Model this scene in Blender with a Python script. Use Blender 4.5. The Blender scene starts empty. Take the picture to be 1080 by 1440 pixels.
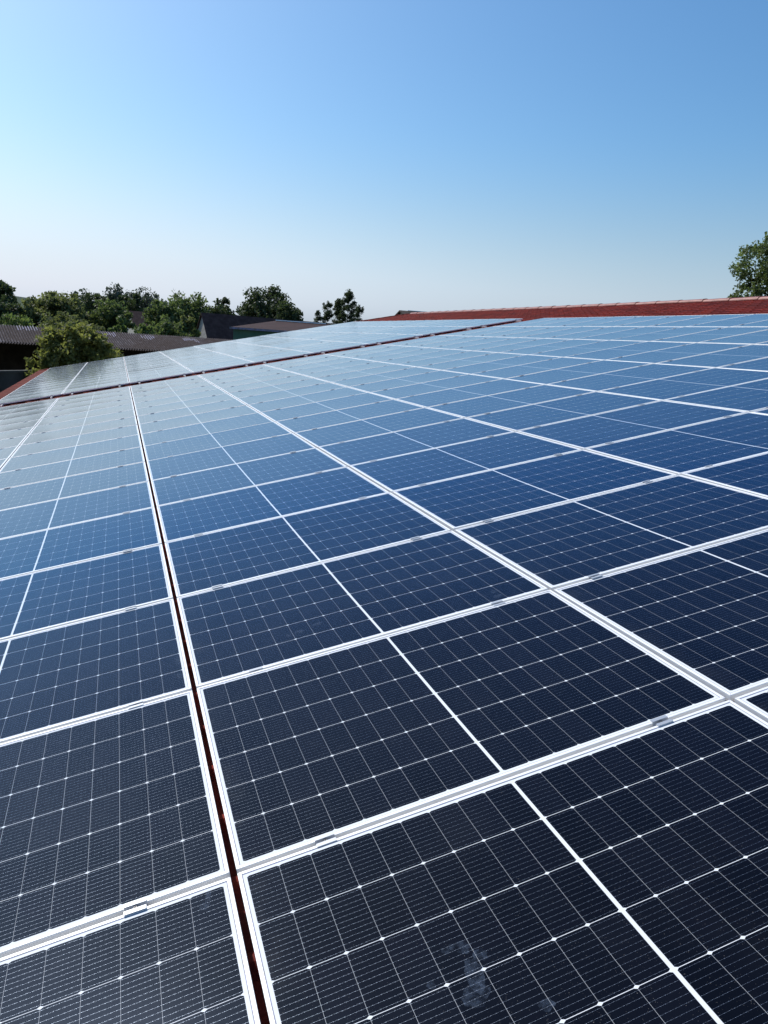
import bpy, math, random
import numpy as np
from mathutils import Vector, Matrix

# ---------------------------------------------------------------- frame of the place
# roof coordinates: u up the slope (to the ridge), v along the ridge (horizontal), w off the roof.
TH = math.radians(12.33)                 # roof pitch
Z0 = 5.47                                # height of the panel surface at u = 0
CT, ST = math.cos(TH), math.sin(TH)
def W(u, v, w=0.0):
    return Vector((u*CT - w*ST, v, Z0 + u*ST + w*CT))
ROOF = Matrix(((CT, 0, -ST, 0), (0, 1, 0, 0), (ST, 0, CT, Z0), (0, 0, 0, 1)))

# ---------------------------------------------------------------- camera
S = bpy.context.scene
F, YAW, PIT, ROL = 1055.98, 0.295266, 0.286965, 0.141078
CU, CV, CH = 0.0266, -1.8573, 1.5131
sy, cy, sp, cp, sr, cr = math.sin(YAW), math.cos(YAW), math.sin(PIT), math.cos(PIT), math.sin(ROL), math.cos(ROL)
fwd = Vector((sy*cp, cy*cp, -sp)); r0 = Vector((cy, -sy, 0)); d0 = fwd.cross(r0)
right = r0*cr + d0*sr; down = d0*cr - r0*sr
R3 = ROOF.to_3x3()
FW, RI, DN = R3 @ fwd, R3 @ right, R3 @ down
EYE = W(CU, CV, CH)
cam = bpy.data.objects.new('camera', bpy.data.cameras.new('camera'))
S.collection.objects.link(cam)
cam.matrix_world = Matrix(((RI.x, -DN.x, -FW.x, EYE.x), (RI.y, -DN.y, -FW.y, EYE.y), (RI.z, -DN.z, -FW.z, EYE.z), (0, 0, 0, 1)))
cam.data.sensor_fit = 'VERTICAL'; cam.data.sensor_height = 36.0; cam.data.sensor_width = 27.0
cam.data.lens = F*36.0/1440.0
cam.data.clip_start = 0.05; cam.data.clip_end = 8000
S.camera = cam
S.render.resolution_x = 768; S.render.resolution_y = 1024

# ---------------------------------------------------------------- sky, sun, exposure
SUN_AZ, SUN_EL = math.radians(-32), math.radians(48)      # azimuth from +Y towards +X
w = bpy.data.worlds.new('World'); S.world = w; w.use_nodes = True
nt = w.node_tree; nt.nodes.clear()
sky = nt.nodes.new('ShaderNodeTexSky'); sky.sky_type = 'NISHITA'; sky.sun_disc = False
sky.sun_elevation = SUN_EL; sky.sun_rotation = SUN_AZ
sky.altitude = 0; sky.air_density = 1.0; sky.dust_density = 1.6; sky.ozone_density = 2.0
bg = nt.nodes.new('ShaderNodeBackground'); bg.inputs['Strength'].default_value = 0.138
wo = nt.nodes.new('ShaderNodeOutputWorld')
hs = nt.nodes.new('ShaderNodeHueSaturation'); hs.inputs['Saturation'].default_value = 1.3
wb = nt.nodes.new('ShaderNodeMix'); wb.data_type = 'RGBA'; wb.blend_type = 'MULTIPLY'; wb.inputs[0].default_value = 1.0
wb.inputs[7].default_value = (0.91, 1.05, 1.06, 1.0)          # white balance of the sky
nt.links.new(sky.outputs[0], hs.inputs['Color']); nt.links.new(hs.outputs[0], wb.inputs[6])
# the air near the horizon: same brightness, paler blue
bw = nt.nodes.new('ShaderNodeRGBToBW'); nt.links.new(wb.outputs[2], bw.inputs[0])
pale = nt.nodes.new('ShaderNodeMix'); pale.data_type = 'RGBA'; pale.blend_type = 'MULTIPLY'; pale.inputs[0].default_value = 1.0
sm = nt.nodes.new('ShaderNodeMath'); sm.operation = 'SMOOTH_MIN'; nt.links.new(bw.outputs[0], sm.inputs[0]); sm.inputs[1].default_value = 5.9; sm.inputs[2].default_value = 2.0
nt.links.new(sm.outputs[0], pale.inputs[6])
lr = nt.nodes.new('ShaderNodeMapRange'); nt.links.new(bw.outputs[0], lr.inputs[0]); lr.inputs[1].default_value = 3.2; lr.inputs[2].default_value = 6.8
pc = nt.nodes.new('ShaderNodeMix'); pc.data_type = 'RGBA'; nt.links.new(lr.outputs[0], pc.inputs[0])
pc.inputs[6].default_value = (0.80, 0.98, 1.20, 1.0); pc.inputs[7].default_value = (0.91, 0.965, 1.16, 1.0)
nt.links.new(pc.outputs[2], pale.inputs[7])
geo = nt.nodes.new('ShaderNodeNewGeometry'); spz = nt.nodes.new('ShaderNodeSeparateXYZ'); nt.links.new(geo.outputs['Incoming'], spz.inputs[0])
hz = nt.nodes.new('ShaderNodeMapRange'); hz.interpolation_type = 'SMOOTHSTEP'
nt.links.new(spz.outputs[2], hz.inputs[0]); hz.inputs[1].default_value = -0.26; hz.inputs[2].default_value = 0.0
hz.inputs[3].default_value = 0.0; hz.inputs[4].default_value = 0.9
hm = nt.nodes.new('ShaderNodeMix'); hm.data_type = 'RGBA'
nt.links.new(hz.outputs[0], hm.inputs[0]); nt.links.new(wb.outputs[2], hm.inputs[6]); nt.links.new(pale.outputs[2], hm.inputs[7])
nt.links.new(hm.outputs[2], bg.inputs[0]); nt.links.new(bg.outputs[0], wo.inputs[0])
sl = bpy.data.lights.new('sun', 'SUN'); sl.energy = 4.0; sl.angle = math.radians(0.53); sl.color = (1.0, 0.95, 0.87)
so = bpy.data.objects.new('sun', sl); S.collection.objects.link(so)
SD = Vector((math.sin(SUN_AZ)*math.cos(SUN_EL), math.cos(SUN_AZ)*math.cos(SUN_EL), math.sin(SUN_EL)))
so.rotation_euler = (-SD).to_track_quat('-Z', 'Y').to_euler(); so.location = (-30, 20, 60)
S.view_settings.view_transform = 'Standard'; S.view_settings.look = 'None'
S.view_settings.exposure = 0.0; S.view_settings.gamma = 1.0
S.view_settings.use_curve_mapping = False

# ---------------------------------------------------------------- helpers
COL = S.collection
def tag(o, label=None, cat=None, group=None, kind=None):
    if label: o['label'] = label
    if cat: o['category'] = cat
    if group: o['group'] = group
    if kind: o['kind'] = kind
    return o
def thing(name, label, cat, group=None, mat=None):
    o = bpy.data.objects.new(name, None); COL.objects.link(o); o.empty_display_size = 0.2
    if mat is not None: o.matrix_world = mat
    return tag(o, label, cat, group)
class MB:
    """collects geometry for one mesh object"""
    def __init__(s): s.v = []; s.f = []; s.m = []; s.n = 0
    def add(s, verts, faces, mi=0):
        verts = np.asarray(verts, float).reshape(-1, 3)
        s.v.append(verts)
        for f in faces: s.f.append(tuple(int(i)+s.n for i in f)); s.m.append(mi)
        s.n += len(verts); return s
    def box(s, x0, x1, y0, y1, z0, z1, M=None, mi=0):
        v = [Vector((x, y, z)) for z in (z0, z1) for y in (y0, y1) for x in (x0, x1)]
        if M is not None: v = [M @ q for q in v]
        return s.add(v, [(0, 2, 3, 1), (4, 5, 7, 6), (0, 1, 5, 4), (2, 6, 7, 3), (0, 4, 6, 2), (1, 3, 7, 5)], mi)
    def tube(s, pts, rad, n=7, mi=0):
        pts = [Vector(p) for p in pts]; rings = []
        for i, p in enumerate(pts):
            d = (pts[min(i+1, len(pts)-1)] - pts[max(i-1, 0)]).normalized()
            a = d.cross(Vector((0.31, 0.95, 0.05))).normalized(); b = d.cross(a)
            for k in range(n):
                t = 2*math.pi*k/n
                rings.append(p + (a*math.cos(t) + b*math.sin(t))*rad[i])
        fs = []
        for i in range(len(pts)-1):
            for k in range(n):
                fs.append((i*n+k, i*n+(k+1) % n, (i+1)*n+(k+1) % n, (i+1)*n+k))
        fs.append(tuple(range(n))[::-1]); fs.append(tuple(range((len(pts)-1)*n, len(pts)*n)))
        return s.add(rings, fs, mi)
    def mesh(s, name, mats, smooth=False):
        me = bpy.data.meshes.new(name)
        V = np.concatenate(s.v) if s.v else np.zeros((0, 3))
        me.from_pydata(V.tolist(), [], s.f)
        for m in (mats if isinstance(mats, (list, tuple)) else [mats]): me.materials.append(m)
        if any(s.m): me.polygons.foreach_set('material_index', s.m)
        if smooth: me.polygons.foreach_set('use_smooth', [True]*len(me.polygons))
        me.update(); return me
    def build(s, name, mats, parent=None, smooth=False, mat=None):
        return link(name, s.mesh(name, mats, smooth), parent, mat)
def link(name, me, parent=None, mat=None):
    o = bpy.data.objects.new(name, me); COL.objects.link(o)
    if parent is not None: o.parent = parent
    if mat is not None: o.matrix_local = mat
    return o
def fast_quads(name, V, mats, parent=None, smooth=False):
    """V: (n,4,3) array of loose quads"""
    n = len(V); me = bpy.data.meshes.new(name)
    me.vertices.add(n*4); me.vertices.foreach_set('co', V.reshape(-1).astype(np.float32))
    me.loops.add(n*4); me.loops.foreach_set('vertex_index', np.arange(n*4, dtype=np.int32))
    me.polygons.add(n); me.polygons.foreach_set('loop_start', np.arange(0, n*4, 4, dtype=np.int32))
    me.materials.append(mats); me.update(calc_edges=True); me.validate()
    return link(name, me, parent)

# ---- node helpers
class N:
    def __init__(s, name):
        s.mat = bpy.data.materials.new(name); s.mat.use_nodes = True
        s.t = s.mat.node_tree; s.p = s.t.nodes['Principled BSDF']; s.out = s.t.nodes['Material Output']
    def node(s, typ, **kw):
        n = s.t.nodes.new(typ)
        for k, v in kw.items():
            if k == 'ins':
                for a, b in v.items(): s.set(n.inputs[a], b)
            else: setattr(n, k, v)
        return n
    def set(s, sock, v):
        if hasattr(v, 'is_output'): s.t.links.new(v, sock)
        else: sock.default_value = v
    def m(s, op, a, b=None, c=None):
        n = s.t.nodes.new('ShaderNodeMath'); n.operation = op
        s.set(n.inputs[0], a)
        if b is not None: s.set(n.inputs[1], b)
        if c is not None: s.set(n.inputs[2], c)
        return n.outputs[0]
    def mix(s, f, a, b):
        n = s.t.nodes.new('ShaderNodeMix'); n.data_type = 'RGBA'
        s.set(n.inputs[0], f); s.set(n.inputs[6], a); s.set(n.inputs[7], b)
        return n.outputs[2]
    def noise(s, vec, scale, detail=3, rough=0.55, out=0):
        n = s.t.nodes.new('ShaderNodeTexNoise'); n.inputs['Scale'].default_value = scale
        n.inputs['Detail'].default_value = detail; n.inputs['Roughness'].default_value = rough
        if vec is not None: s.t.links.new(vec, n.inputs['Vector'])
        return n.outputs[out]
    def ramp(s, v, a, b):                       # smooth 0..1 between a and b
        n = s.t.nodes.new('ShaderNodeMapRange'); n.interpolation_type = 'SMOOTHSTEP'
        s.set(n.inputs[0], v); n.inputs[1].default_value = a; n.inputs[2].default_value = b
        return n.outputs[0]
    def obj(s): return s.node('ShaderNodeTexCoord').outputs['Object']
    def P(s, **kw):
        for k, v in kw.items(): s.set(s.p.inputs[k.replace('_', ' ')], v)
        return s
    def bump(s, h, strength=0.3, dist=0.01):
        n = s.t.nodes.new('ShaderNodeBump'); n.inputs['Strength'].default_value = strength
        n.inputs['Distance'].default_value = dist; s.set(n.inputs['Height'], h)
        s.t.links.new(n.outputs[0], s.p.inputs['Normal'])
def rgb(r, g, b): return (r, g, b, 1.0)

# ---------------------------------------------------------------- sizes of the array
UP, VP = 1.742, 1.1746                    # pitch of the panels
GAP = 0.020
PU, PV = UP-GAP, VP-GAP                   # panel size
LIP = 0.011
CELLX = (PU/2-LIP-0.012-0.0055)/9
CELLY = (PV/2-LIP-0.0115)/3

# ---------------------------------------------------------------- materials
def mat_cells():
    k = N('solar_glass'); o = k.obj()
    sep = k.node('ShaderNodeSeparateXYZ'); k.t.links.new(o, sep.inputs[0])
    x, y = sep.outputs[0], sep.outputs[1]
    ax = k.m('SUBTRACT', k.m('ABSOLUTE', x), 0.0055)
    mx = k.m('MODULO', k.m('ADD', ax, 10*CELLX), CELLX)
    dx = k.m('MINIMUM', mx, k.m('SUBTRACT', CELLX, mx))
    my = k.m('MODULO', k.m('ADD', y, 12*CELLY), CELLY)
    dy = k.m('MINIMUM', my, k.m('SUBTRACT', CELLY, my))
    l1 = k.m('LESS_THAN', dx, 0.00050)
    l2 = k.m('LESS_THAN', dy, 0.0008)
    l3 = k.m('LESS_THAN', k.m('ADD', k.m('MULTIPLY', dx, 0.55), dy), 0.0050)
    l4 = k.m('LESS_THAN', ax, 0.0)
    l5 = k.m('GREATER_THAN', ax, 9*CELLX-0.0005)
    l6 = k.m('GREATER_THAN', k.m('ABSOLUTE', y), 3*CELLY-0.0005)
    white = k.m('MAXIMUM', k.m('MAXIMUM', l2, k.m('MAXIMUM', l3, l4)), k.m('MAXIMUM', l5, l6))
    # eleven round wires per cell, with solder beads, along u
    bp = CELLY/11
    mb = k.m('MODULO', k.m('ADD', k.m('ADD', y, 12*CELLY), bp/2), bp)
    db = k.m('MINIMUM', mb, k.m('SUBTRACT', bp, mb))
    be = k.m('MODULO', k.m('ADD', x, 2.0), CELLX/7)
    bead = k.m('LESS_THAN', be, 0.0022)
    hw = k.m('ADD', 0.00009, k.m('MULTIPLY', bead, 0.00018))
    wire = k.m('LESS_THAN', db, hw)
    info = k.node('ShaderNodeObjectInfo').outputs['Random']
    # each cell has its own slight tint
    cx = k.m('FLOOR', k.m('DIVIDE', x, CELLX)); cyy = k.m('FLOOR', k.m('DIVIDE', y, CELLY))
    comb = k.node('ShaderNodeCombineXYZ', ins={0: cx, 1: cyy, 2: k.m('MULTIPLY', info, 91.0)})
    wn = k.node('ShaderNodeTexWhiteNoise'); k.t.links.new(comb.outputs[0], wn.inputs['Vector'])
    tint = wn.outputs['Value']
    cell = k.mix(tint, rgb(.0020, .0024, .0040), rgb(.0042, .0048, .0080))
    off = k.node('ShaderNodeVectorMath', operation='ADD', ins={0: o})
    cb2 = k.node('ShaderNodeCombineXYZ', ins={0: k.m('MULTIPLY', info, 57.0), 1: k.m('MULTIPLY', info, 31.0), 2: 0.0})
    k.t.links.new(cb2.outputs[0], off.inputs[1]); ov = off.outputs[0]
    dust = k.ramp(k.noise(ov, 2.3, 5, 0.62), 0.45, 0.80)
    speck = k.ramp(k.noise(ov, 330.0, 1, 0.4), 0.745, 0.80)
    c = k.mix(wire, cell, rgb(.30, .36, .46))
    c = k.mix(k.m('MULTIPLY', l1, 0.55), c, rgb(.60, .62, .65))
    c = k.mix(white, c, rgb(.74, .76, .79))
    c = k.mix(k.m('MULTIPLY', dust, 0.007), c, rgb(.45, .45, .46))
    edge = k.m('MULTIPLY', k.m('POWER', k.ramp(k.m('MULTIPLY', x, -1.0), PU/2-.16, PU/2-.005), 2.0), k.ramp(k.noise(ov, 7.0, 5, .65), .38, .70))
    c = k.mix(k.m('MULTIPLY', edge, 0.035), c, rgb(.42, .40, .36))
    c = k.mix(k.m('MULTIPLY', speck, 0.22), c, rgb(.5, .48, .46))
    notw = k.m('MULTIPLY', wire, k.m('SUBTRACT', 1.0, white))
    k.P(Base_Color=c, Roughness=k.m('ADD', 0.30, k.m('MULTIPLY', notw, 0.15)), Metallic=k.m('MULTIPLY', notw, 0.8))
    k.p.inputs['Specular IOR Level'].default_value = 0.04
    k.p.inputs['Specular Tint'].default_value = rgb(.12, .36, .9)      # blue film on the silicon
    # front glass: rolled, very slightly wavy, with an anti-reflective coat whose reflection is blue until it grazes
    b = k.node('ShaderNodeBump', ins={'Strength': 0.04, 'Distance': 0.004, 'Height': k.noise(ov, 3.0, 1, 0.5)})
    lw = k.node('ShaderNodeLayerWeight'); lw.inputs['Blend'].default_value = 0.5
    cr = k.node('ShaderNodeValToRGB'); k.t.links.new(lw.outputs['Facing'], cr.inputs[0])
    el = cr.color_ramp.elements
    el[0].position = 0.30; el[0].color = rgb(.22, .25, .33); el[1].position = 1.0; el[1].color = rgb(1, 1, 1)
    for pp, cc in ((.60, (.10, .27, .52)), (.74, (.13, .50, .92)), (.83, (.62, .80, .98)), (.90, (.96, .99, 1))):
        e = el.new(pp); e.color = rgb(*cc)
    gl = k.node('ShaderNodeBsdfGlossy', ins={'Color': cr.outputs[0], 'Roughness': k.m('ADD', 0.115, k.m('MULTIPLY', dust, 0.05))})
    k.t.links.new(b.outputs[0], gl.inputs['Normal'])
    fr = k.node('ShaderNodeFresnel', ins={'IOR': 1.40}); k.t.links.new(b.outputs[0], fr.inputs['Normal'])
    ms = k.node('ShaderNodeMixShader', ins={0: fr.outputs[0]})
    k.t.links.new(k.p.outputs[0], ms.inputs[1]); k.t.links.new(gl.outputs[0], ms.inputs[2])
    k.t.links.new(ms.outputs[0], k.out.inputs[0])
    return k.mat
def mat_alu(name, col, metal, rough, var=0.06):
    k = N(name); o = k.obj()
    n = k.noise(o, 9.0, 4, 0.6); n2 = k.noise(o, 160.0, 2)
    c = k.mix(n, rgb(*[q*(1-var) for q in col]), rgb(*[min(1, q*(1+var)) for q in col]))
    k.P(Base_Color=c, Metallic=metal, Roughness=k.m('ADD', rough, k.m('MULTIPLY', n2, 0.12)))
    return k.mat
def mat_tile():
    k = N('red_clay_tile'); o = k.obj()
    sep = k.node('ShaderNodeSeparateXYZ'); k.t.links.new(o, sep.inputs[0])
    cu = k.m('FLOOR', k.m('DIVIDE', k.m('ADD', sep.outputs[0], 20), TILE_U))
    cv = k.m('FLOOR', k.m('DIVIDE', k.m('ADD', sep.outputs[1], 30), TILE_V))
    cb = k.node('ShaderNodeCombineXYZ', ins={0: cu, 1: cv, 2: 0.0})
    wn = k.node('ShaderNodeTexWhiteNoise'); k.t.links.new(cb.outputs[0], wn.inputs['Vector'])
    c = k.mix(wn.outputs['Value'], rgb(.150, .014, .009), rgb(.280, .028, .015))
    n = k.ramp(k.noise(o, 0.8, 6, 0.65), 0.42, 0.75)
    c = k.mix(k.m('MULTIPLY', n, 0.36), c, rgb(.060, .018, .014))
    n2 = k.noise(o, 45.0, 4, 0.6)
    c = k.mix(k.m('MULTIPLY', k.ramp(n2, .5, .75), 0.3), c, rgb(.27, .06, .032))
    k.P(Base_Color=c, Roughness=k.m('ADD', 0.62, k.m('MULTIPLY', n2, 0.25)))
    k.p.inputs['Specular IOR Level'].default_value = 0.25
    k.bump(n2, 0.25, 0.004)
    return k.mat
TILE_U, TILE_V = 0.36, 0.30
def mat_simple(name, c1, c2, scale, rough=0.85, bump=0.2, detail=5, stretch=None):
    k = N(name); o = k.obj()
    if stretch:
        mp = k.node('ShaderNodeMapping', ins={'Vector': o}); mp.inputs['Scale'].default_value = stretch; o = mp.outputs[0]
    n = k.ramp(k.noise(o, scale, detail, 0.62), 0.34, 0.68)
    k.P(Base_Color=k.mix(n, rgb(*c1), rgb(*c2)), Roughness=rough)
    if rough > .6: k.p.inputs['Specular IOR Level'].default_value = 0.15
    if bump: k.bump(k.noise(o, scale*6, 3), bump, 0.02)
    return k.mat
def mat_leaf(name, dark, light, trans=0.45):
    k = N(name)
    isl = k.node('ShaderNodeNewGeometry').outputs['Random Per Island']
    n = k.noise(k.obj(), 0.55, 3, 0.6)
    f = k.m('ADD', k.m('MULTIPLY', isl, 0.5), k.m('MULTIPLY', k.ramp(n, 0.35, 0.65), 0.5))
    c = k.mix(f, rgb(*dark), rgb(*light))
    k.P(Base_Color=c, Roughness=0.6)
    k.p.inputs['Specular IOR Level'].default_value = 0.3
    tr = k.node('ShaderNodeBsdfTranslucent', ins={'Color': k.mix(0.5, c, rgb(light[0]*1.5, light[1]*1.6, light[2]*.8))})
    ms = k.node('ShaderNodeMixShader', ins={0: trans})
    k.t.links.new(k.p.outputs[0], ms.inputs[1]); k.t.links.new(tr.outputs[0], ms.inputs[2])
    k.t.links.new(ms.outputs[0], k.out.inputs[0])
    return k.mat
def mat_smudge():
    k = N('dried_dust_smudge'); o = k.obj()
    a = k.ramp(k.noise(o, 60.0, 5, 0.65), 0.30, 0.75)
    k.P(Base_Color=rgb(.16, .23, .36), Roughness=0.7)
    tr = k.node('ShaderNodeBsdfTransparent')
    ms = k.node('ShaderNodeMixShader', ins={0: k.m('MULTIPLY', a, 0.17)})
    k.t.links.new(tr.outputs[0], ms.inputs[1]); k.t.links.new(k.p.outputs[0], ms.inputs[2])
    k.t.links.new(ms.outputs[0], k.out.inputs[0])
    return k.mat
M_GLASS = mat_cells()
M_FRAME = mat_alu('anodised_frame', (.84, .84, .84), 0.15, 0.40)
M_SEAL = mat_simple('grey_silicone_seal', (.16, .16, .17), (.24, .24, .4), 20, 0.6, 0)
M_CLAMP = mat_alu('mill_aluminium', (.46, .48, .52), 0.5, 0.36)
M_RAIL = mat_alu('rail_aluminium', (.74, .72, .71), 0.45, 0.35)
M_BOLT = mat_alu('steel_bolt', (.12, .12, .13), 0.8, 0.4)
M_TILE = mat_tile()
M_RIDGE = mat_simple('ridge_tile', (.20, .055, .040), (.38, .15, .115), 2.0, 0.45, 0.15)
M_RENDER = mat_simple('render_wall', (.45, .42, .37), (.55, .52, .46), 1.2)
def mat_corrugated(name, crest, trough, patch, scale):
    k = N(name); o = k.obj()
    sep = k.node('ShaderNodeSeparateXYZ'); k.t.links.new(o, sep.inputs[0])
    wv = k.m('MULTIPLY_ADD', k.m('SINE', k.m('MULTIPLY', sep.outputs[0], 2*math.pi/.177)), 0.5, 0.5)   # stripes along the corrugation: darker troughs, paler crests
    big = k.ramp(k.noise(o, .16, 4, .6), .40, .62); fine = k.ramp(k.noise(o, 2.6, 6, .7), .42, .66)
    c = k.mix(k.m('MULTIPLY', wv, k.m('ADD', .35, k.m('MULTIPLY', fine, .65))), rgb(*trough), rgb(*crest))
    c = k.mix(k.m('MULTIPLY', big, .75), c, k.mix(k.ramp(k.noise(o, 7.0, 4, .7), .55, .72), rgb(*patch), rgb(*crest)))
    k.P(Base_Color=c, Roughness=.95); k.p.inputs['Specular IOR Level'].default_value = .1
    return k.mat
M_BARNROOF = mat_corrugated('weathered_fibre_cement', (.215, .195, .215), (.028, .023, .026), (.050, .036, .033), 1)
M_PALE = mat_simple('pale_sheet', (.16, .15, .15), (.26, .25, .4), 3.0, 0.7)
M_DARKWOOD = mat_simple('dark_weathered_timber', (.030, .024, .020), (.060, .048, .040), 2.0, 0.9)
M_HOUSEROOF = mat_simple('dark_brown_tile', (.050, .028, .026), (.085, .050, .045), 1.5, 0.8, 0.4)
M_GABLE = mat_simple('pale_boards', (.33, .31, .29), (.48, .45, .43), 2.0, 0.9)
M_GREEN = mat_simple('green_sheet_wall', (.060, .130, .090), (.085, .165, .115), 0.8, 0.7)
M_REDROOF = mat_simple('dull_red_sheet_roof', (.034, .015, .014), (.055, .026, .025), 1.0, 0.75)
M_WHITE = mat_simple('white_flashing', (.84, .85, .86), (.90, .91, .92), 2.0, 0.5, 0)
M_CONC = mat_simple('old_concrete', (.035, .038, .040), (.070, .074, .076), 0.6)
M_BARK = mat_simple('bark', (.040, .032, .025), (.090, .072, .056), 5.0, 0.95, 0.5)
M_GROUND = mat_simple('yard_and_grass', (.060, .080, .030), (.120, .115, .060), 0.05, 0.95)
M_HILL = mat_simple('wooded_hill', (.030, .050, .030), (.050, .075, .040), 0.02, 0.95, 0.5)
M_SMUDGE = mat_smudge()

# ---------------------------------------------------------------- the setting: ground and hill
g = MB(); R = 4000
n = 24
g.add([(0, 0, 0)]+[(R*math.cos(2*math.pi*i/n), R*math.sin(2*math.pi*i/n), 0) for i in range(n)],
      [(0, 1+i, 1+(i+1) % n) for i in range(n)])
tag(g.build('ground', M_GROUND), kind='structure')

HF = Vector((FW.x, FW.y, 0)).normalized(); HR = Vector((HF.y, -HF.x, 0))
def px(x, y, z):
    """world point seen at photo pixel (x, y) at depth z metres along the view"""
    return EYE + FW*z + RI*((x-540)/F*z) + DN*((y-720)/F*z)
def hill():
    b = MB(); rng = random.Random(4); nx, ny = 60, 8
    c = px(-40, 448, 950); V = []
    for j in range(ny):
        for i in range(nx):
            s = (i/(nx-1)-0.5)*900; t = (j/(ny-1)-0.5)*2
            h = max(0, (1-t*t))*(25+4*math.sin(s*0.011+1)+2*math.sin(s*0.031))*max(0, 1-(s/450)**4)
            p = Vector((c.x, c.y, 0)) + HR*s + HF*(t*200)
            V.append((p.x, p.y, h*1.15 - 0.5 + rng.uniform(-.4, .4)))
    b.add(V, [(j*nx+i, j*nx+i+1, (j+1)*nx+i+1, (j+1)*nx+i) for j in range(ny-1) for i in range(nx-1)])
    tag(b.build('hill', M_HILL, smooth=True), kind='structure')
hill()

# ---------------------------------------------------------------- the building that carries the panels
EAVE, RIDGE, V_A, V_B = -4.08, 15.75, -9.0, 39.55
WT = -0.112                                           # tile bed, measured from the panel surface
house = thing('farm_building', 'long building under a red tiled roof with pale pink ridge caps, carrying the solar panels', 'building')
def tile_profile(t):                                  # one tile across, t in 0..1: a flat pan and a roll
    return 0.036*math.exp(-((t-0.16)/0.11)**2) + 0.006*math.exp(-((t-0.62)/0.10)**2)
def tiled_slope(u0, u1, v0, v1):
    nu = int(round((u1-u0)/TILE_U)); nv = int(round((v1-v0)/TILE_V)); ts = [0, .06, .12, .18, .24, .32, .5, .62, .74, .9]
    vs = np.array([v0+(i+t)*TILE_V for i in range(nv) for t in ts]+[v1])
    pr = np.array([tile_profile(t) for i in range(nv) for t in ts]+[tile_profile(0)])
    k = len(vs); rows = []; rng = np.random.RandomState(3)
    for c in range(nu):
        a = u0+c*TILE_U; jit = rng.uniform(-.003, .003, nv).repeat(len(ts)); jit = np.append(jit, 0)
        for uu, dz in ((a, 0.000), (a, 0.028), (a+TILE_U, 0.002)):
            rows.append(np.stack([np.full(k, uu)+(jit if uu == a else 0), vs, WT+pr*(1 if dz else .4)+dz+jit], 1))
    V = np.concatenate(rows); nr = len(rows); F_ = []
    for r in range(nr-1):
        base = r*k
        if r % 3 == 2: continue
        for i in range(k-1): F_.append((base+i, base+k+i, base+k+i+1, base+i+1))
    b = MB(); b.add(V, [f[::-1] for f in F_]); return b
b = tiled_slope(EAVE, RIDGE, V_A, V_B)
roof = b.build('roof', M_TILE, house, mat=ROOF.copy(), smooth=False)
# far slope behind the ridge (the same pitch the other way) and the walls
b = MB(); rp = W(RIDGE, 0, WT)
back = [(rp.x, V_A, rp.z), (rp.x, V_B, rp.z), (rp.x+19*CT, V_B, rp.z-19*ST), (rp.x+19*CT, V_A, rp.z-19*ST)]
b.add(back, [(0, 1, 2, 3)]); o = b.build('back_roof', M_TILE, house)
ev = W(EAVE, 0, WT); xl = ev.x+0.35; xr = rp.x+19*CT-0.35; yl, yr = V_A+0.25, V_B-0.25
zl = ev.z+0.35*ST/CT-0.06; zr = rp.z-19*ST+0.02; zm = rp.z-0.06
b = MB()
b.add([(xl, yl, 0), (xl, yr, 0), (xl, yr, zl), (xl, yl, zl)], [(0, 3, 2, 1)])
b.add([(xr, yl, 0), (xr, yr, 0), (xr, yr, zr), (xr, yl, zr)], [(0, 1, 2, 3)])
for yy, fl in ((yl, 1), (yr, 0)):
    b.add([(xl, yy, 0), (xr, yy, 0), (xr, yy, zr), (rp.x, yy, zm), (xl, yy, zl)], [(0, 1, 2, 3, 4) if fl else (4, 3, 2, 1, 0)])
b.build('wall', M_RENDER, house)
# ridge caps: about one metre each, half round, each end lapped by a collar
def cap_mesh():
    b = MB(); n = 10; L = 1.0
    def ring(y, r, up): return [(-r*math.cos(math.pi*i/n), y, up+r*0.62*math.sin(math.pi*i/n)) for i in range(n+1)]
    rings = [ring(0, .150, .0), ring(0, .156, .003), ring(.05, .156, .003), ring(.055, .152, .0), ring(L+.03, .143, -.004)]
    k = n+1; V = [p for r in rings for p in r]
    b.add(V, [(r*k+i, r*k+i+1, (r+1)*k+i+1, (r+1)*k+i) for r in range(len(rings)-1) for i in range(n)])
    return b.mesh('ridge_cap', M_RIDGE)
cm = cap_mesh(); rng = random.Random(8)
for i in range(int(V_B-V_A)):
    p = W(RIDGE, V_A+i, WT); p.z += 0.02
    o = link('ridge_cap', cm, roof)
    o.matrix_parent_inverse = Matrix.Identity(4)
    o.matrix_local = ROOF.inverted() @ Matrix.Translation(p) @ Matrix.Rotation(rng.uniform(-.006, .006), 4, 'X') @ Matrix.Rotation(rng.uniform(-.02, .02), 4, 'Y')
# verge at the far gable end, and the gutter under the eave
b = MB(); b.box(EAVE, RIDGE, V_B, V_B+0.05, WT-0.16, WT+0.05)
b.build('verge_board', M_DARKWOOD, house, mat=ROOF.copy())
b = MB()
for i in range(int((RIDGE-EAVE)/TILE_U)):
    a = EAVE+i*TILE_U
    b.box(a, a+TILE_U+0.02, V_B-0.13, V_B+0.055, WT+0.052+0.004*(i % 2), WT+0.078+0.004*(i % 2))
b.build('verge_tile', M_TILE, house, mat=ROOF.copy())
b = MB(); nn = 8; Vv = []
for y in (V_A, V_B):
    for i in range(nn+1):
        t = math.pi*i/nn; Vv.append((EAVE-0.05-0.07*math.cos(t), y, WT-0.02-0.07*math.sin(t)))
b.add(Vv, [(i, i+1, nn+2+i, nn+1+i) for i in range(nn)])
b.build('gutter', M_RAIL, house, mat=ROOF.copy())

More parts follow.
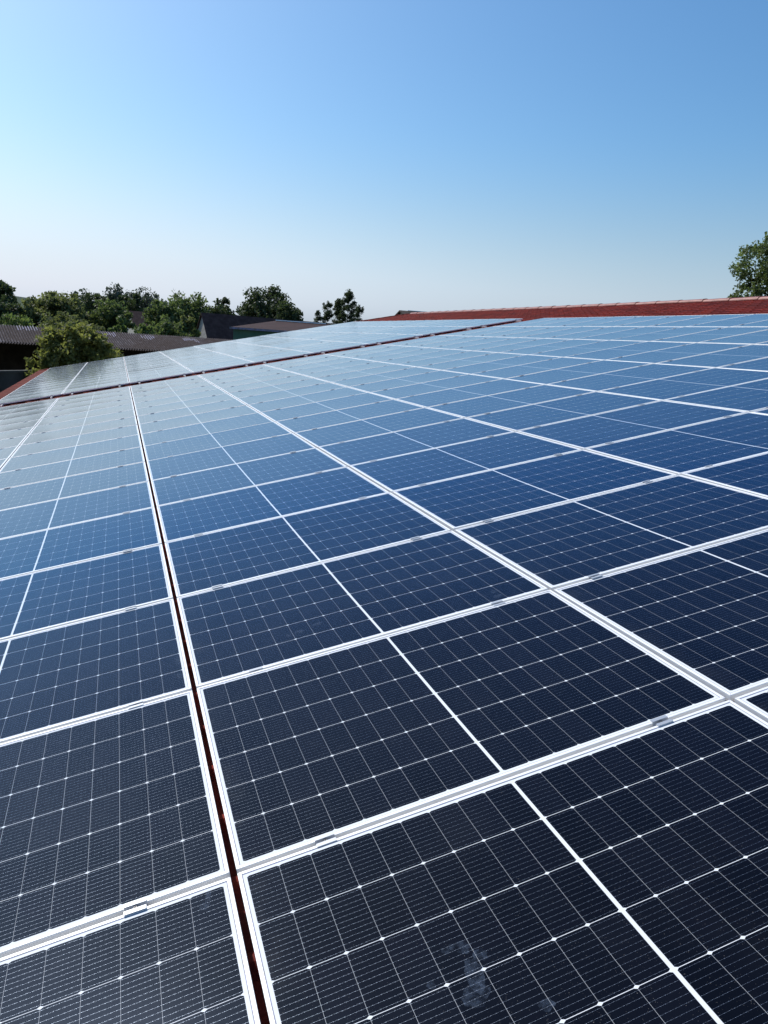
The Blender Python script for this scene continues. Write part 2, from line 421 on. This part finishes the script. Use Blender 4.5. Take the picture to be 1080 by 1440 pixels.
# ---------------------------------------------------------------- solar panels
def frame_mesh():
    prof = [(0.028, -.030), (0, -.030), (0, -.0009), (.0009, 0), (LIP-.0008, 0), (LIP, -.0008), (LIP, -.004)]
    b = MB(); V = []; hx, hy = PU/2, PV/2
    for sx, sy_ in ((-1, -1), (1, -1), (1, 1), (-1, 1)):
        for i_, z in prof: V.append((sx*(hx-i_), sy_*(hy-i_), z))
    k = len(prof)
    b.add(V, [(c*k+i, ((c+1) % 4)*k+i, ((c+1) % 4)*k+i+1, c*k+i+1) for c in range(4) for i in range(k-1)])
    V = []
    for sx, sy_ in ((-1, -1), (1, -1), (1, 1), (-1, 1)):
        for i_ in (LIP, LIP+.0022): V.append((sx*(hx-i_), sy_*(hy-i_), -.0015))
    b.add(V, [(c*2, ((c+1) % 4)*2, ((c+1) % 4)*2+1, c*2+1) for c in range(4)], 1)
    for sx, sy_ in ((-1, -1), (1, -1), (1, 1), (-1, 1)):
        o_, i_, e = .0012, LIP-.0010, .00035
        b.add([(sx*(hx-o_-e), sy_*(hy-o_+e), .00012), (sx*(hx-o_+e), sy_*(hy-o_-e), .00012),
               (sx*(hx-i_+e), sy_*(hy-i_-e), .00012), (sx*(hx-i_-e), sy_*(hy-i_+e), .00012)], [(0, 1, 2, 3) if sx*sy_ < 0 else (3, 2, 1, 0)], 1)
    return b.mesh('frame', [M_FRAME, M_SEAL])
def glass_mesh():
    b = MB(); hx, hy = PU/2-LIP+.0005, PV/2-LIP+.0005
    nx, ny = 12, 10; V = []
    for j in range(ny+1):
        for i in range(nx+1):
            a, c = 2*i/nx-1, 2*j/ny-1
            V.append((a*hx, c*hy, -.0018-.0030*(1-a**4)*(1-c*c)))       # the sheet sags a little between its frame sides
    b.add(V, [(j*(nx+1)+i, j*(nx+1)+i+1, (j+1)*(nx+1)+i+1, (j+1)*(nx+1)+i) for j in range(ny) for i in range(nx)])
    me = b.mesh('glass', M_GLASS, True)
    return me
FM, GM = frame_mesh(), glass_mesh()
V2 = 20.06                                            # where the far array starts
COLS = range(-2, 7); ROWS1 = range(-2, 16); ROWS2 = range(0, 16)
ORD = ['', 'first', 'second', 'third', 'fourth', 'fifth', 'sixth', 'seventh', 'eighth', 'ninth', 'tenth', 'eleventh', 'twelfth',
       'thirteenth', 'fourteenth', 'fifteenth', 'sixteenth', 'seventeenth', 'eighteenth']
def colname(c): return (ORD[c+1]+' column upslope') if c >= 0 else (ORD[-c]+' column downslope')
def seen(p, margin):
    d = p-EYE; z = d.dot(FW)
    if z < 0.3: return False
    x = 540+F*d.dot(RI)/z; y = 720+F*d.dot(DN)/z
    return -margin < x < 1080+margin and y < 1440+margin
rng = random.Random(11)
def panel(first, u, v, label, group, near):
    rx, ry = rng.gauss(0 if near else .006, .0020 if near else .003), rng.gauss(0, .0014)
    M = ROOF @ Matrix.Translation((u, v, rng.uniform(-.0006, .0006))) @ Matrix.Rotation(rx, 4, 'X') @ Matrix.Rotation(ry, 4, 'Y')
    t = thing('solar_panel', label, 'solar panel', group, M)
    link('frame', FM, t); link('glass', GM, t)
    return t
PANELS = {}
for far, rows, vb in ((False, ROWS1, 0.0), (True, ROWS2, V2)):
    for r in rows:
        for c in COLS:
            u, v = (c+.5)*UP, vb+(r+.5)*VP
            pts = [W(u+a*PU/2, v+bb*PV/2) for a in (-1, -.5, 0, .5, 1) for bb in (-1, 0, 1)]
            if not any(seen(p, 260) for p in pts): continue
            side = (ORD[r+1]+' row beyond') if far else (ORD[16-r]+' row before')
            tone = 'pale sky-reflecting' if (far or r > 8) else ('blue-glinting' if r > 2 else 'near-black')
            PANELS[(far, r, c)] = panel(None, u, v, '%s solar panel, %s red strip, %s of dark gap' % (tone, side, colname(c)),
                                        'solar panels beyond the red tile strip' if far else 'solar panels before the red tile strip', not far)

# smudges left on some panels: a bare footprint and wipe marks (thin films on the glass)
def sagz(x, y):
    a, c = x/(PU/2-LIP), y/(PV/2-LIP)
    return -.0018-.0030*(1-a**4)*(1-c*c)+.0006
def blob(b, x, y, rx, ry, rot, seed, k=18):
    rg = random.Random(seed); V = [(x, y, sagz(x, y))]
    for i in range(k):
        t = 2*math.pi*i/k; q = 1+rg.uniform(-.16, .16)
        a, c = rx*q*math.cos(t), ry*q*math.sin(t)
        V.append((x+a*math.cos(rot)-c*math.sin(rot), y+a*math.sin(rot)+c*math.cos(rot), 0))
    V = [(a, c, sagz(a, c)) for a, c, _ in V]
    b.add(V, [(0, 1+i, 1+(i+1) % k) for i in range(k)])
def smudge(pid, blobs):
    if pid not in PANELS: return
    for i, q in enumerate(blobs):
        b = MB(); blob(b, *q, seed=i+7); b.build('smudge', M_SMUDGE, PANELS[pid])
def inv(x, y):
    d = R3.transposed() @ (FW + RI*((x-540)/F) + DN*((y-720)/F)); t = -CH/d.z
    return CU+t*d.x, CV+t*d.y
def local(x, y):
    u, v = inv(x, y); c, r = math.floor(u/UP), math.floor(v/VP)
    return (False, r, c), u-(c+.5)*UP, v-(r+.5)*VP
pid, hx, hy = local(668, 1398)
foot = [(hx, hy, .036, .030, .4), (hx+.022, hy+.045, .022, .050, -.15)]
for tx, ty, rr in ((626, 1335, .010), (637, 1331, .010), (650, 1331, .017), (675, 1341, .016), (606, 1384, .010)):
    q, a, c = local(tx, ty)
    if q == pid: foot.append((a, c, rr, rr*1.2, .3))
smudge(pid, foot)
for pts in ([(292, 1262, .008, .040, -.2), (286, 1274, .010, .014, .3)], [(250, 930, .010, .05, -.1), (252, 950, .012, .03, 0)],
            [(420, 888, .030, .022, .5), (405, 893, .012, .02, 0)], [(700, 838, .030, .018, .2), (694, 832, .016, .02, 0)],
            [(445, 877, .03, .016, .4)], [(372, 852, .02, .014, .1)], [(768, 1412, .02, .015, .1)]):
    pid, _, _ = local(pts[0][0], pts[0][1])
    smudge(pid, [(local(a, c)[1], local(a, c)[2], rx, ry, ro) for a, c, rx, ry, ro in pts])

# ---------------------------------------------------------------- clamps on the seams
def clamp_body():
    b = MB(); L = .030; G = GAP/2
    b.box(-L, L, G-.003, G+.011, .0006, .0036)        # far wing
    b.box(-L, L, -G-.011, -G+.003, .0006, .0036)      # near wing
    b.box(-L, L, G-.003, G-.0005, -.0134, .0006)
    b.box(-L, L, -G+.0005, -G+.003, -.0134, .0006)
    b.box(-L, L, -G+.003, G-.003, -.0134, -.0104)
    return b.mesh('clamp_body', M_CLAMP)
def bolt():
    b = MB(); n = 12; V = []
    for z, r in ((-.0104, .0058), (-.001, .0058), (-.0002, .005), (-.0002, .0028), (-.005, .0026)):
        V += [(r*math.cos(2*math.pi*i/n), r*math.sin(2*math.pi*i/n), z) for i in range(n)]
    b.add(V, [(k*n+i, k*n+(i+1) % n, (k+1)*n+(i+1) % n, (k+1)*n+i) for k in range(4) for i in range(n)]+[tuple(range(4*n, 5*n))])
    return b.mesh('bolt', M_BOLT)
CB, BM = clamp_body(), bolt()
spots = []
for far, rows, vb in ((False, ROWS1, 0.0), (True, ROWS2, V2)):
    for r in list(rows)[1:]:
        for c in COLS:
            if (far, r, c) not in PANELS or (far, r-1, c) not in PANELS: continue
            for q, nm in ((.15, 'lower'), (.85, 'upper')):
                u, v = (c+q)*UP+rng.uniform(-.03, .03), vb+r*VP-GAP*0
                p = W(u, v)
                d = (p-EYE).length
                if not seen(p, 60) and d > 6: continue
                spots.append((0 if seen(p, 0) else 1, d, u, v, nm, far, r, c))
spots.sort()
stuff = MB(); cbv = np.array([q.co[:] for q in CB.vertices]); cbf = [tuple(p.vertices) for p in CB.polygons]
for i, (off, d, u, v, nm, far, r, c) in enumerate(spots):
    if i < 262 and not far:
        side = '%s seam before' % ORD[16-r]
        lab = '%s silver clamp, %s red strip, %s of dark gap' % (nm, side, colname(c))
        M = ROOF @ Matrix.Translation((u, v, .0004)) @ Matrix.Rotation(rng.uniform(-.03, .03), 4, 'Z')
        t = thing('panel_clamp', lab, 'clamp', 'clamps between the solar panels', M)
        link('clamp_body', CB, t)
        if d < 9: link('bolt', BM, t)
    else:
        stuff.add([W(u+a, v+b_, z+.0004) for a, b_, z in cbv], cbf)
if stuff.n:
    tag(stuff.build('distant_clamps', M_CLAMP), 'tiny silver clamps dotted along the seams of the distant panels', 'clamps', None, 'stuff')

# ---------------------------------------------------------------- rails of the far array, running out over the red strip
def rail_mesh():
    b = MB(); L0, L1 = -.32, 16*VP+.12
    for a in ((-.02, -.012, -.07, -.032), (.012, .02, -.07, -.032), (-.012, .012, -.07, -.058), (-.02, -.007, -.032, -.0300), (.007, .02, -.032, -.0300)):
        b.box(a[0], a[1], L0, L1, a[2], a[3])
    return b.mesh('profile', M_RAIL)
def endclamp_mesh():
    b = MB(); b.box(-.030, .030, -.020, -.0005, -.030, .0036); b.box(-.030, .030, -.0005, .011, .0006, .0036)
    b.box(-.006, .006, -.016, -.004, .0036, .009)
    return b.mesh('end_clamp', M_CLAMP)
RM, EM = rail_mesh(), endclamp_mesh()
for c in COLS:
    for q, nm in ((.15, 'lower'), (.85, 'upper')):
        u = (c+q)*UP; M = ROOF @ Matrix.Translation((u, V2+GAP/2, 0))
        t = thing('mounting_rail', '%s aluminium rail stub jutting over red strip, %s of dark gap' % (nm, colname(c)), 'rail',
                  'rails under the far array', M)
        link('profile', RM, t)
        e = link('end_clamp', EM, None, M)
        tag(e, '%s end clamp at far array edge above red strip, %s of dark gap' % (nm, colname(c)), 'end clamp', 'end clamps along the far array')

# ---------------------------------------------------------------- buildings beyond
def gable(name, label, cat, P0, dirv, length, halfw, z_eave, z_ridge, wall_m, roof_m, over=0.3, corr=0, open_front=False, hip=0, gable_m=None, roof_t=0.12):
    """P0: ridge end nearest the camera's left, on plan; dirv: ridge direction"""
    t = thing(name, label, cat, None, Matrix.Translation((P0.x, P0.y, 0)))
    d = Vector((dirv.x, dirv.y, 0)).normalized(); nrm = Vector((d.y, -d.x, 0))     # towards the camera
    B = Matrix(((d.x, nrm.x, 0, 0), (d.y, nrm.y, 0, 0), (0, 0, 1, 0), (0, 0, 0, 1)))
    rise = z_ridge-z_eave; sl = rise/halfw
    b = MB()
    for s in (1, -1):
        if corr:
            k = int(length/corr*6); xs = np.linspace(-over, length+over, k); h = 0.045*np.sin(xs*2*math.pi/corr)
            rowsn = 7; V = []
            for j in range(rowsn):
                yy = (halfw+over)*j/(rowsn-1)
                sag = 0.05*np.sin(xs*0.9)*np.sin(math.pi*j/(rowsn-1))
                V += [(x, s*yy, z_ridge-yy*sl+hh+sg-0.06*(j and 0)) for x, hh, sg in zip(xs, h, sag)]
            b.add(V, [(j*k+i, j*k+i+1, (j+1)*k+i+1, (j+1)*k+i) for j in range(rowsn-1) for i in range(k-1)])
        else:
            y1 = halfw+over; h0 = -over if not hip else hip; e0 = -over
            top = [(h0, 0, z_ridge), (length+over, 0, z_ridge), (length+over, s*y1, z_ridge-y1*sl), (e0, s*y1, z_ridge-y1*sl)]
            b.add(top+[(x, y, z-roof_t) for x, y, z in top], [(0, 1, 2, 3), (7, 6, 5, 4), (2, 6, 7, 3), (1, 5, 6, 2), (0, 3, 7, 4)])
    if hip:
        y1 = halfw+over
        b.add([(hip, 0, z_ridge), (-over, y1, z_ridge-y1*sl), (-over, -y1, z_ridge-y1*sl)], [(0, 1, 2)])
    r = b.build('roof', roof_m, t, mat=B)
    b = MB(); zt = z_eave-roof_t-0.02
    if not open_front: b.box(0, length, halfw-.15, halfw, 0, zt)
    b.box(0, length, -halfw, -halfw+.15, 0, zt)
    for x0 in (0, length-.15): b.box(x0, x0+.15, -halfw+.15, halfw-.15, 0, zt)
    b.build('wall', wall_m, t, mat=B)
    gb = MB()
    if not hip:
        for x0 in (0, length-.15):
            zr_ = z_ridge-roof_t-.03
            gb.add([(x0, -halfw, zt), (x0, halfw, zt), (x0, 0, zr_), (x0+.15, -halfw, zt), (x0+.15, halfw, zt), (x0+.15, 0, zr_)],
                   [(0, 2, 1), (3, 4, 5), (1, 2, 5, 4), (0, 3, 5, 2)])
        gb.build('gable', gable_m or wall_m, t, mat=B)
    return t, r, B, sl
az = math.radians(33)
RD = (HR*math.cos(az) + HF*math.sin(az)).normalized()      # ridge direction shared by the old farm buildings
def plan(x, y, z): p = px(x, y, z); return Vector((p.x, p.y, 0)), p.z

# the long open barn: eave and ridge levels read at x = 0
pe, ze = plan(0, 484, 49.5); pr, zr_ = plan(0, 456.5, 52.5)
P0 = pr - RD*10.5
barn, broof, BB, bsl = gable('open_barn', 'long low barn with weathered corrugated roof and dark open front', 'barn', P0, RD, 47, 3.9, ze+0.19, zr_, M_DARKWOOD, M_BARNROOF, corr=.177, open_front=True)
def on_barn(x, y, z):
    p, _ = plan(x, y, z); q = p-P0; return q.dot(RD)
Bi = BB.inverted()
for (x, y, zz, wd) in ((42, 462, 69, 1.45), (158, 471, 76, 1.15), (210, 475, 80, 1.1), (272, 479, 87, 1.3)):
    # intersect the sight line with the roof plane, in barn axes
    d = px(x, y, 1)-EYE; o3 = Bi.to_3x3() @ (EYE-Vector((P0.x, P0.y, 0))); d3 = Bi.to_3x3() @ d
    tt = (zr_+0.0-o3.z-bsl*o3.y)/(d3.z+bsl*d3.y); q = o3+d3*tt
    bb = MB(); rg = random.Random(int(x)); c0 = math.floor((q.x-wd/2)/.177)
    for i in range(int(wd/.177)):                     # bleached crests of one old sheet, each faded to its own length
        xc = (c0+i+.25)*.177; ya, yb = q.y-.6+rg.random()*.4, q.y+.6-rg.random()*.5; V = []
        for yy in (ya, yb):
            sg = 0.05*math.sin(xc*.9)*math.sin(math.pi*yy/4.2)
            V += [(xc+dx_, yy, zr_-yy*bsl+0.045*math.cos(dx_*2*math.pi/.177)+sg+.012) for dx_ in (-.036, -.018, 0, .018, .036)]
        bb.add(V, [(j, j+1, 6+j, 5+j) for j in range(4)])
    bb.build('pale_sheet', M_PALE, broof)
for i in range(12):
    bb = MB(); bb.box(1.5+i*4.0, 1.7+i*4.0, 3.7, 3.9, 0, ze+.05); bb.build('post', M_DARKWOOD, barn, mat=BB)
bb = MB(); bb.box(0, 47, 3.68, 3.92, ze+.05, ze+.20); bb.build('eave_beam', M_DARKWOOD, barn, mat=BB)

# steep-roofed house with the pale gable
p, zt_ = plan(285, 439.5, 104)
gable('steep_roofed_house', 'house with steep dark roof and pale boarded triangular gable', 'house', p, RD, 30, 3.6, zt_-4.4, zt_, M_RENDER, M_HOUSEROOF, over=.25, gable_m=M_GABLE)
# green shed with a white ridge flashing
pl, zl_ = plan(324, 459.5, 74); pr2, zr2 = plan(420, 464.5, 74)
dd = (pr2-pl).normalized(); nn_ = Vector((dd.y, -dd.x, 0))
pk, zk = plan(372, 450, 79.5)
hw_ = 5.6
sh, sroof, SB, ssl = gable('green_shed', 'green walled shed with dull red low roof and white ridge strip', 'shed', pl-nn_*hw_+dd*.3, dd, 17.0, hw_, zl_+.03, zk, M_GREEN, M_REDROOF, over=.3, hip=3.3)
bb = MB(); bb.box(3.3, 8.6, -.22, .22, zk+.0, zk+.10); bb.build('ridge_flashing', M_WHITE, sroof)
bb = MB(); bb.box(-.3, 17.2, hw_+.3, hw_+.38, zl_-.20, zl_+.0); bb.build('gutter', M_PALE, sh, mat=SB)
# small roof glimpsed between the trees, and a roof end peeping over the ridge
p, zz = plan(184, 437, 135)
gable('brown_roofed_house', 'small brown roof glimpsed between the treetops', 'house', p, RD, 5.2, 3.0, zz-2.6, zz, M_RENDER, M_HOUSEROOF)
p, zz = plan(566, 436.5, 72)
t2, r2, B2, s2 = gable('neighbour_shed', 'pale edged roof end peeping over the red ridge', 'shed', p, (HR*0.98+HF*0.2).normalized(), 6, 2.6, zz-.5, zz, M_RENDER, M_DARKWOOD)
bb = MB(); bb.box(.5, 6, -.1, .1, zz+.005, zz+.05); bb.build('ridge_flashing', M_WHITE, r2)
# dark silo wall in the yard
p1, z1 = plan(-60, 513, 40); p2, z2 = plan(80, 520, 47)
dw = (p2-p1); Lw = dw.length; ang = math.atan2(dw.y, dw.x)
bb = MB(); bb.box(0, Lw, -.15, .15, 0, min(z1, z2)-.12); wallo = thing('yard_wall', 'low dark concrete wall in the yard below the eave', 'wall', None, Matrix.Translation(p1) @ Matrix.Rotation(ang, 4, 'Z'))
bb.build('wall_face', M_CONC, wallo)
bb = MB(); bb.box(-.1, Lw+.1, -.22, .22, min(z1, z2)-.12, min(z1, z2)); bb.build('coping', M_CONC, wallo)

# ---------------------------------------------------------------- trees
def leaves_all(C, Rr, per, size, rs, flat=0.8):
    """leaf quads scattered in clumps: returns (n,4,3)"""
    n = len(C)*per; c = np.repeat(np.asarray(C), per, 0); rr = np.repeat(np.asarray(Rr), per)
    d = rs.normal(size=(n, 3)); d /= np.linalg.norm(d, axis=1)[:, None]
    p = c + d*(rr*(0.30+0.75*rs.rand(n)**.8))[:, None]*np.array([1, 1, flat])
    a = rs.normal(size=(n, 3))+d*0.3+np.array([0, 0, .35]); a /= np.linalg.norm(a, axis=1)[:, None]
    h = rs.normal(size=(n, 3)); b_ = np.cross(a, h); b_ /= np.linalg.norm(b_, axis=1)[:, None]
    c_ = np.cross(a, b_); s = size*(0.55+0.8*rs.rand(n))[:, None]
    return np.stack([p-b_*s, p-c_*s*0.55, p+b_*s, p+c_*s*0.55], 1)
LM = {
 'green': mat_leaf('leaf_green', (0.054, 0.076, 0.034), (0.138, 0.180, 0.074)),
 'dark': mat_leaf('leaf_dark', (0.025, 0.039, 0.020), (0.068, 0.093, 0.043), .35),
 'olive': mat_leaf('leaf_olive', (0.064, 0.080, 0.036), (0.175, 0.195, 0.085)),
 'bright': mat_leaf('leaf_bright', (0.061, 0.091, 0.033), (0.176, 0.231, 0.085), .4),
 'grey': mat_leaf('leaf_haze_blue', (0.049, 0.066, 0.056), (0.100, 0.124, 0.104), .3),  # far trees: bluish distance haze tinted into the leaf colour
 'yellow': mat_leaf('leaf_yellow', (0.070, 0.080, 0.030), (0.235, 0.245, 0.085), .5),
}
def tree(name, label, cat, x, ytop, hw, z, leaf, seed, lobes=16, per=230, size=.26, low=.35, airy=.0, group='trees beyond the roof', lobe=.42, tall=1.0, trunk_r=.2, rough=.30, taper=.0):
    rs = np.random.RandomState(seed)
    top = px(x, ytop, z); H = top.z; r = hw*z/F
    t = thing(name, label, cat, group, Matrix.Translation((top.x, top.y, 0)))
    zc0, zc1 = H*low, H
    hc = (zc1-zc0)/2; cz = (zc0+zc1)/2
    # clumps through the whole crown, its outline pushed in and out, holes where a 3-D noise is low
    ks = rs.normal(size=(7, 3)); ph_ = rs.rand(7)*6.28
    kn = rs.normal(size=(9, 3))*(3.2/max(r, .5)); pn = rs.rand(9)*6.28
    nC = lobes*5; cr = lobe*.62*min(r, hc)
    d = rs.normal(size=(nC*4, 3)); d /= np.linalg.norm(d, axis=1)[:, None]
    q = rs.rand(nC*4)**.45
    env = 1+rough*np.sum(np.cos((d*3.2)@ks.T+ph_), 1)/3.2
    zz_ = d[:, 2]
    C = d*q[:, None]*env[:, None]*np.array([max(.1, r-cr*.6), max(.1, r-cr*.6), max(.1, hc-cr*.6)])
    C[:, :2] *= (1-taper*np.clip((C[:, 2]/hc+1)/2, 0, 1))[:, None]
    keep = np.sum(np.cos(C@kn.T+pn), 1)/3.0 > (-1.1+1.5*airy)
    C = (C+np.array([0, 0, cz]))[keep][:nC]
    C[:, 2] = cz+(C[:, 2]-cz)*(zc1-cr*.75-cz)/(C[:, 2].max()-cz)
    Rr = cr*(.55+.75*rs.rand(len(C)))
    V = leaves_all(C, Rr, max(12, per//4), size, rs)
    fast_quads('crown', V, LM[leaf], t)
    b = MB(); ph = rs.rand()*6
    tr = trunk_r*H/8
    b.tube([(0, 0, 0), (.05*H*.2*math.sin(ph), .03, cz*.45), (0, 0, cz*.9), (C[0][0]*.3, C[0][1]*.3, zc1*.93)], [tr, tr*.8, tr*.55, tr*.08], 8)
    for i in range(1, min(len(C), 16)):
        s = Vector((0, 0, zc0+(C[i][2]-zc0)*.4)); e = Vector(C[i]); m_ = (s+e)/2+Vector((0, 0, -.06*H*rs.rand()))
        b.tube([s, m_, e], [tr*.42, tr*.26, tr*.06], 5)
    b.build('trunk', M_BARK, t, smooth=True)
    return t
tree('broadleaf_tree', 'dark tree cut by the picture edge, beside the distant hill', 'tree', -14, 392, 32, 112, 'dark', 1, 22, 260, .3)
tree('broadleaf_tree', 'low olive tree just right of the distant hill', 'tree', 46, 416, 30, 105, 'olive', 2, 20, 240, .28)
tree('broadleaf_tree', 'broad olive tree with feathery top rising above its low olive neighbour', 'tree', 84, 407, 40, 108, 'olive', 3, 28, 260, .26, airy=.15)
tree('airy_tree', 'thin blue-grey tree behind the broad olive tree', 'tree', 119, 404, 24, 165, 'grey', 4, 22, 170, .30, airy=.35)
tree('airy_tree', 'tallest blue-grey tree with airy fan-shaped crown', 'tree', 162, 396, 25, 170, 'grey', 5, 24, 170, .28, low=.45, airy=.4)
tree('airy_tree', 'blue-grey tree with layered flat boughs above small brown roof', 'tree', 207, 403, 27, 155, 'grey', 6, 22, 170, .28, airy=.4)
tree('broadleaf_tree', 'dark filler tree in the dip left of tallest blue-grey tree', 'tree', 140, 412, 24, 150, 'dark', 7, 18, 220, .3)
tree('broadleaf_tree', 'dark filler tree in the dip right of tallest blue-grey tree', 'tree', 184, 411, 24, 150, 'dark', 8, 18, 220, .3)
tree('broadleaf_tree', 'round dark green tree right above the middle of the barn ridge', 'tree', 156, 421, 34, 112, 'green', 9, 24, 260, .26)
tree('broadleaf_tree', 'mid green tree standing right of the small brown roof', 'tree', 233, 418, 33, 106, 'green', 10, 24, 260, .26)
tree('broadleaf_tree', 'tree with pale feathery top behind the pale gable', 'tree', 267, 408, 38, 122, 'green', 11, 28, 230, .26, airy=.2)
tree('broadleaf_tree', 'dark tree sloping down towards the tall round tree', 'tree', 311, 415, 34, 128, 'dark', 12, 24, 260, .28)
tree('broadleaf_tree', 'dark tree in front of the distant hill, above barn left end', 'tree', 6, 424, 30, 100, 'dark', 25, 18, 240, .28)
tree('shrub', 'light green shrub behind left end of the barn ridge', 'shrub', 24, 441, 36, 92, 'bright', 13, 18, 240, .2, group='shrubs behind the barn')
tree('shrub', 'mid green shrub between light shrub and round dark tree', 'shrub', 96, 436, 48, 94, 'olive', 26, 26, 240, .2, group='shrubs behind the barn')
tree('shrub', 'small bright green shrub poking over middle of barn ridge', 'shrub', 169, 446, 13, 86, 'bright', 14, 12, 220, .2, group='shrubs behind the barn')
tree('shrub', 'low bright shrub below the small brown roof', 'shrub', 203, 454, 20, 88, 'bright', 15, 12, 220, .2, group='shrubs behind the barn')
tree('shrub', 'mid green shrub left of the pale gable', 'shrub', 236, 442, 30, 92, 'green', 16, 18, 240, .2, group='shrubs behind the barn')
tree('shrub', 'light green shrub touching the pale gable', 'shrub', 263, 439, 22, 94, 'olive', 17, 14, 240, .2, group='shrubs behind the barn')
tree('round_tree', 'tall round dark green tree above the green shed', 'tree', 381, 398, 48, 118, 'dark', 18, 40, 330, .26, low=.2, lobe=.36, rough=.18)
tree('round_tree', 'lower right shoulder of foliage beside tall round tree', 'tree', 410, 424, 26, 112, 'dark', 19, 14, 240, .24)
def feathery_tree(name, label, x, ytop, hw, z, seed, nb, up=.55, low=.55):
    rs = np.random.RandomState(seed); top = px(x, ytop, z); H = top.z; r = hw*z/F
    t = thing(name, label, 'tree', 'ragged trees by the end of the roof', Matrix.Translation((top.x, top.y, 0)))
    b = MB(); tr = .11
    lean = rs.normal(size=2)*.12
    tp = lambda h: Vector((lean[0]*math.sin(h*1.3), lean[1]*math.sin(h*1.1+1), h))
    hs = [0, H*.3, H*.6, H*.8, H*.93, H-.1]; b.tube([tp(h) for h in hs], [tr*(1-.9*h/H) for h in hs], 7)
    C, Rr = [], []
    for i in range(nb):
        q = (i+rs.rand())/nb; h = H*(low+(1-low)*q)-.15
        ln = r*(1.15-.80*q**1.3)*(.55+.6*rs.rand()); az_ = i*2.4+rs.rand()
        p0 = tp(h-.25*ln); e = p0+Vector((math.cos(az_)*ln, math.sin(az_)*ln, ln*up*(.5+rs.rand())))
        m_ = (p0+e)/2+Vector((0, 0, -.10*ln)); b.tube([p0, m_, e], [.028, .02, .007], 5)
        for f in (.35, .6, .8, 1.0):
            for rep_ in range(2):
                pt = p0.lerp(e, f)+Vector(rs.normal(size=3)*.11); C.append(tuple(pt)); Rr.append(.13+.17*rs.rand())
    for f in (.86, .92, .97, .99):
        C.append(tuple(tp(H*f))); Rr.append(.18)
    V = leaves_all(np.array(C), np.array(Rr), 46, .075, rs, 1.15)
    fast_quads('crown', V, LM['dark'], t)
    b.build('trunk', M_BARK, t, smooth=True)
feathery_tree('slender_tree', 'slim ragged dark tree left of a taller ragged one', 460, 424, 14, 82, 20, 16)
feathery_tree('slender_tree', 'taller ragged dark tree beside end of the red roof', 491, 409, 17, 82, 21, 30)
feathery_tree('slender_tree', 'ragged dark tree squeezed between slim and taller ragged trees', 478, 421, 13, 84, 31, 26)
feathery_tree('slender_tree', 'small ragged dark tree with wispy tips right of the taller one', 505, 429, 10, 80, 22, 12)
feathery_tree('slender_tree', 'lowest ragged dark tree nearest the white shed flashing', 447, 437, 8, 82, 32, 9)
tree('leafy_tree', 'leafy tree rising behind ridge at right picture edge', 'tree', 1117, 304, 94, 58, 'green', 23, 110, 300, .15, low=.1, airy=.0, lobe=.24, taper=.2)
tree('bushy_tree', 'yellow-green bushy tree in front of the open barn', 'tree', 106, 455, 54, 45.5, 'yellow', 24, 60, 330, .13, low=.2, group='trees in the yard', lobe=.32, rough=.12)
tree('bushy_tree', 'low yellowish bush at the foot of bushy yard tree', 'shrub', 60, 496, 30, 44.5, 'yellow', 27, 16, 260, .13, low=.25, group='trees in the yard')
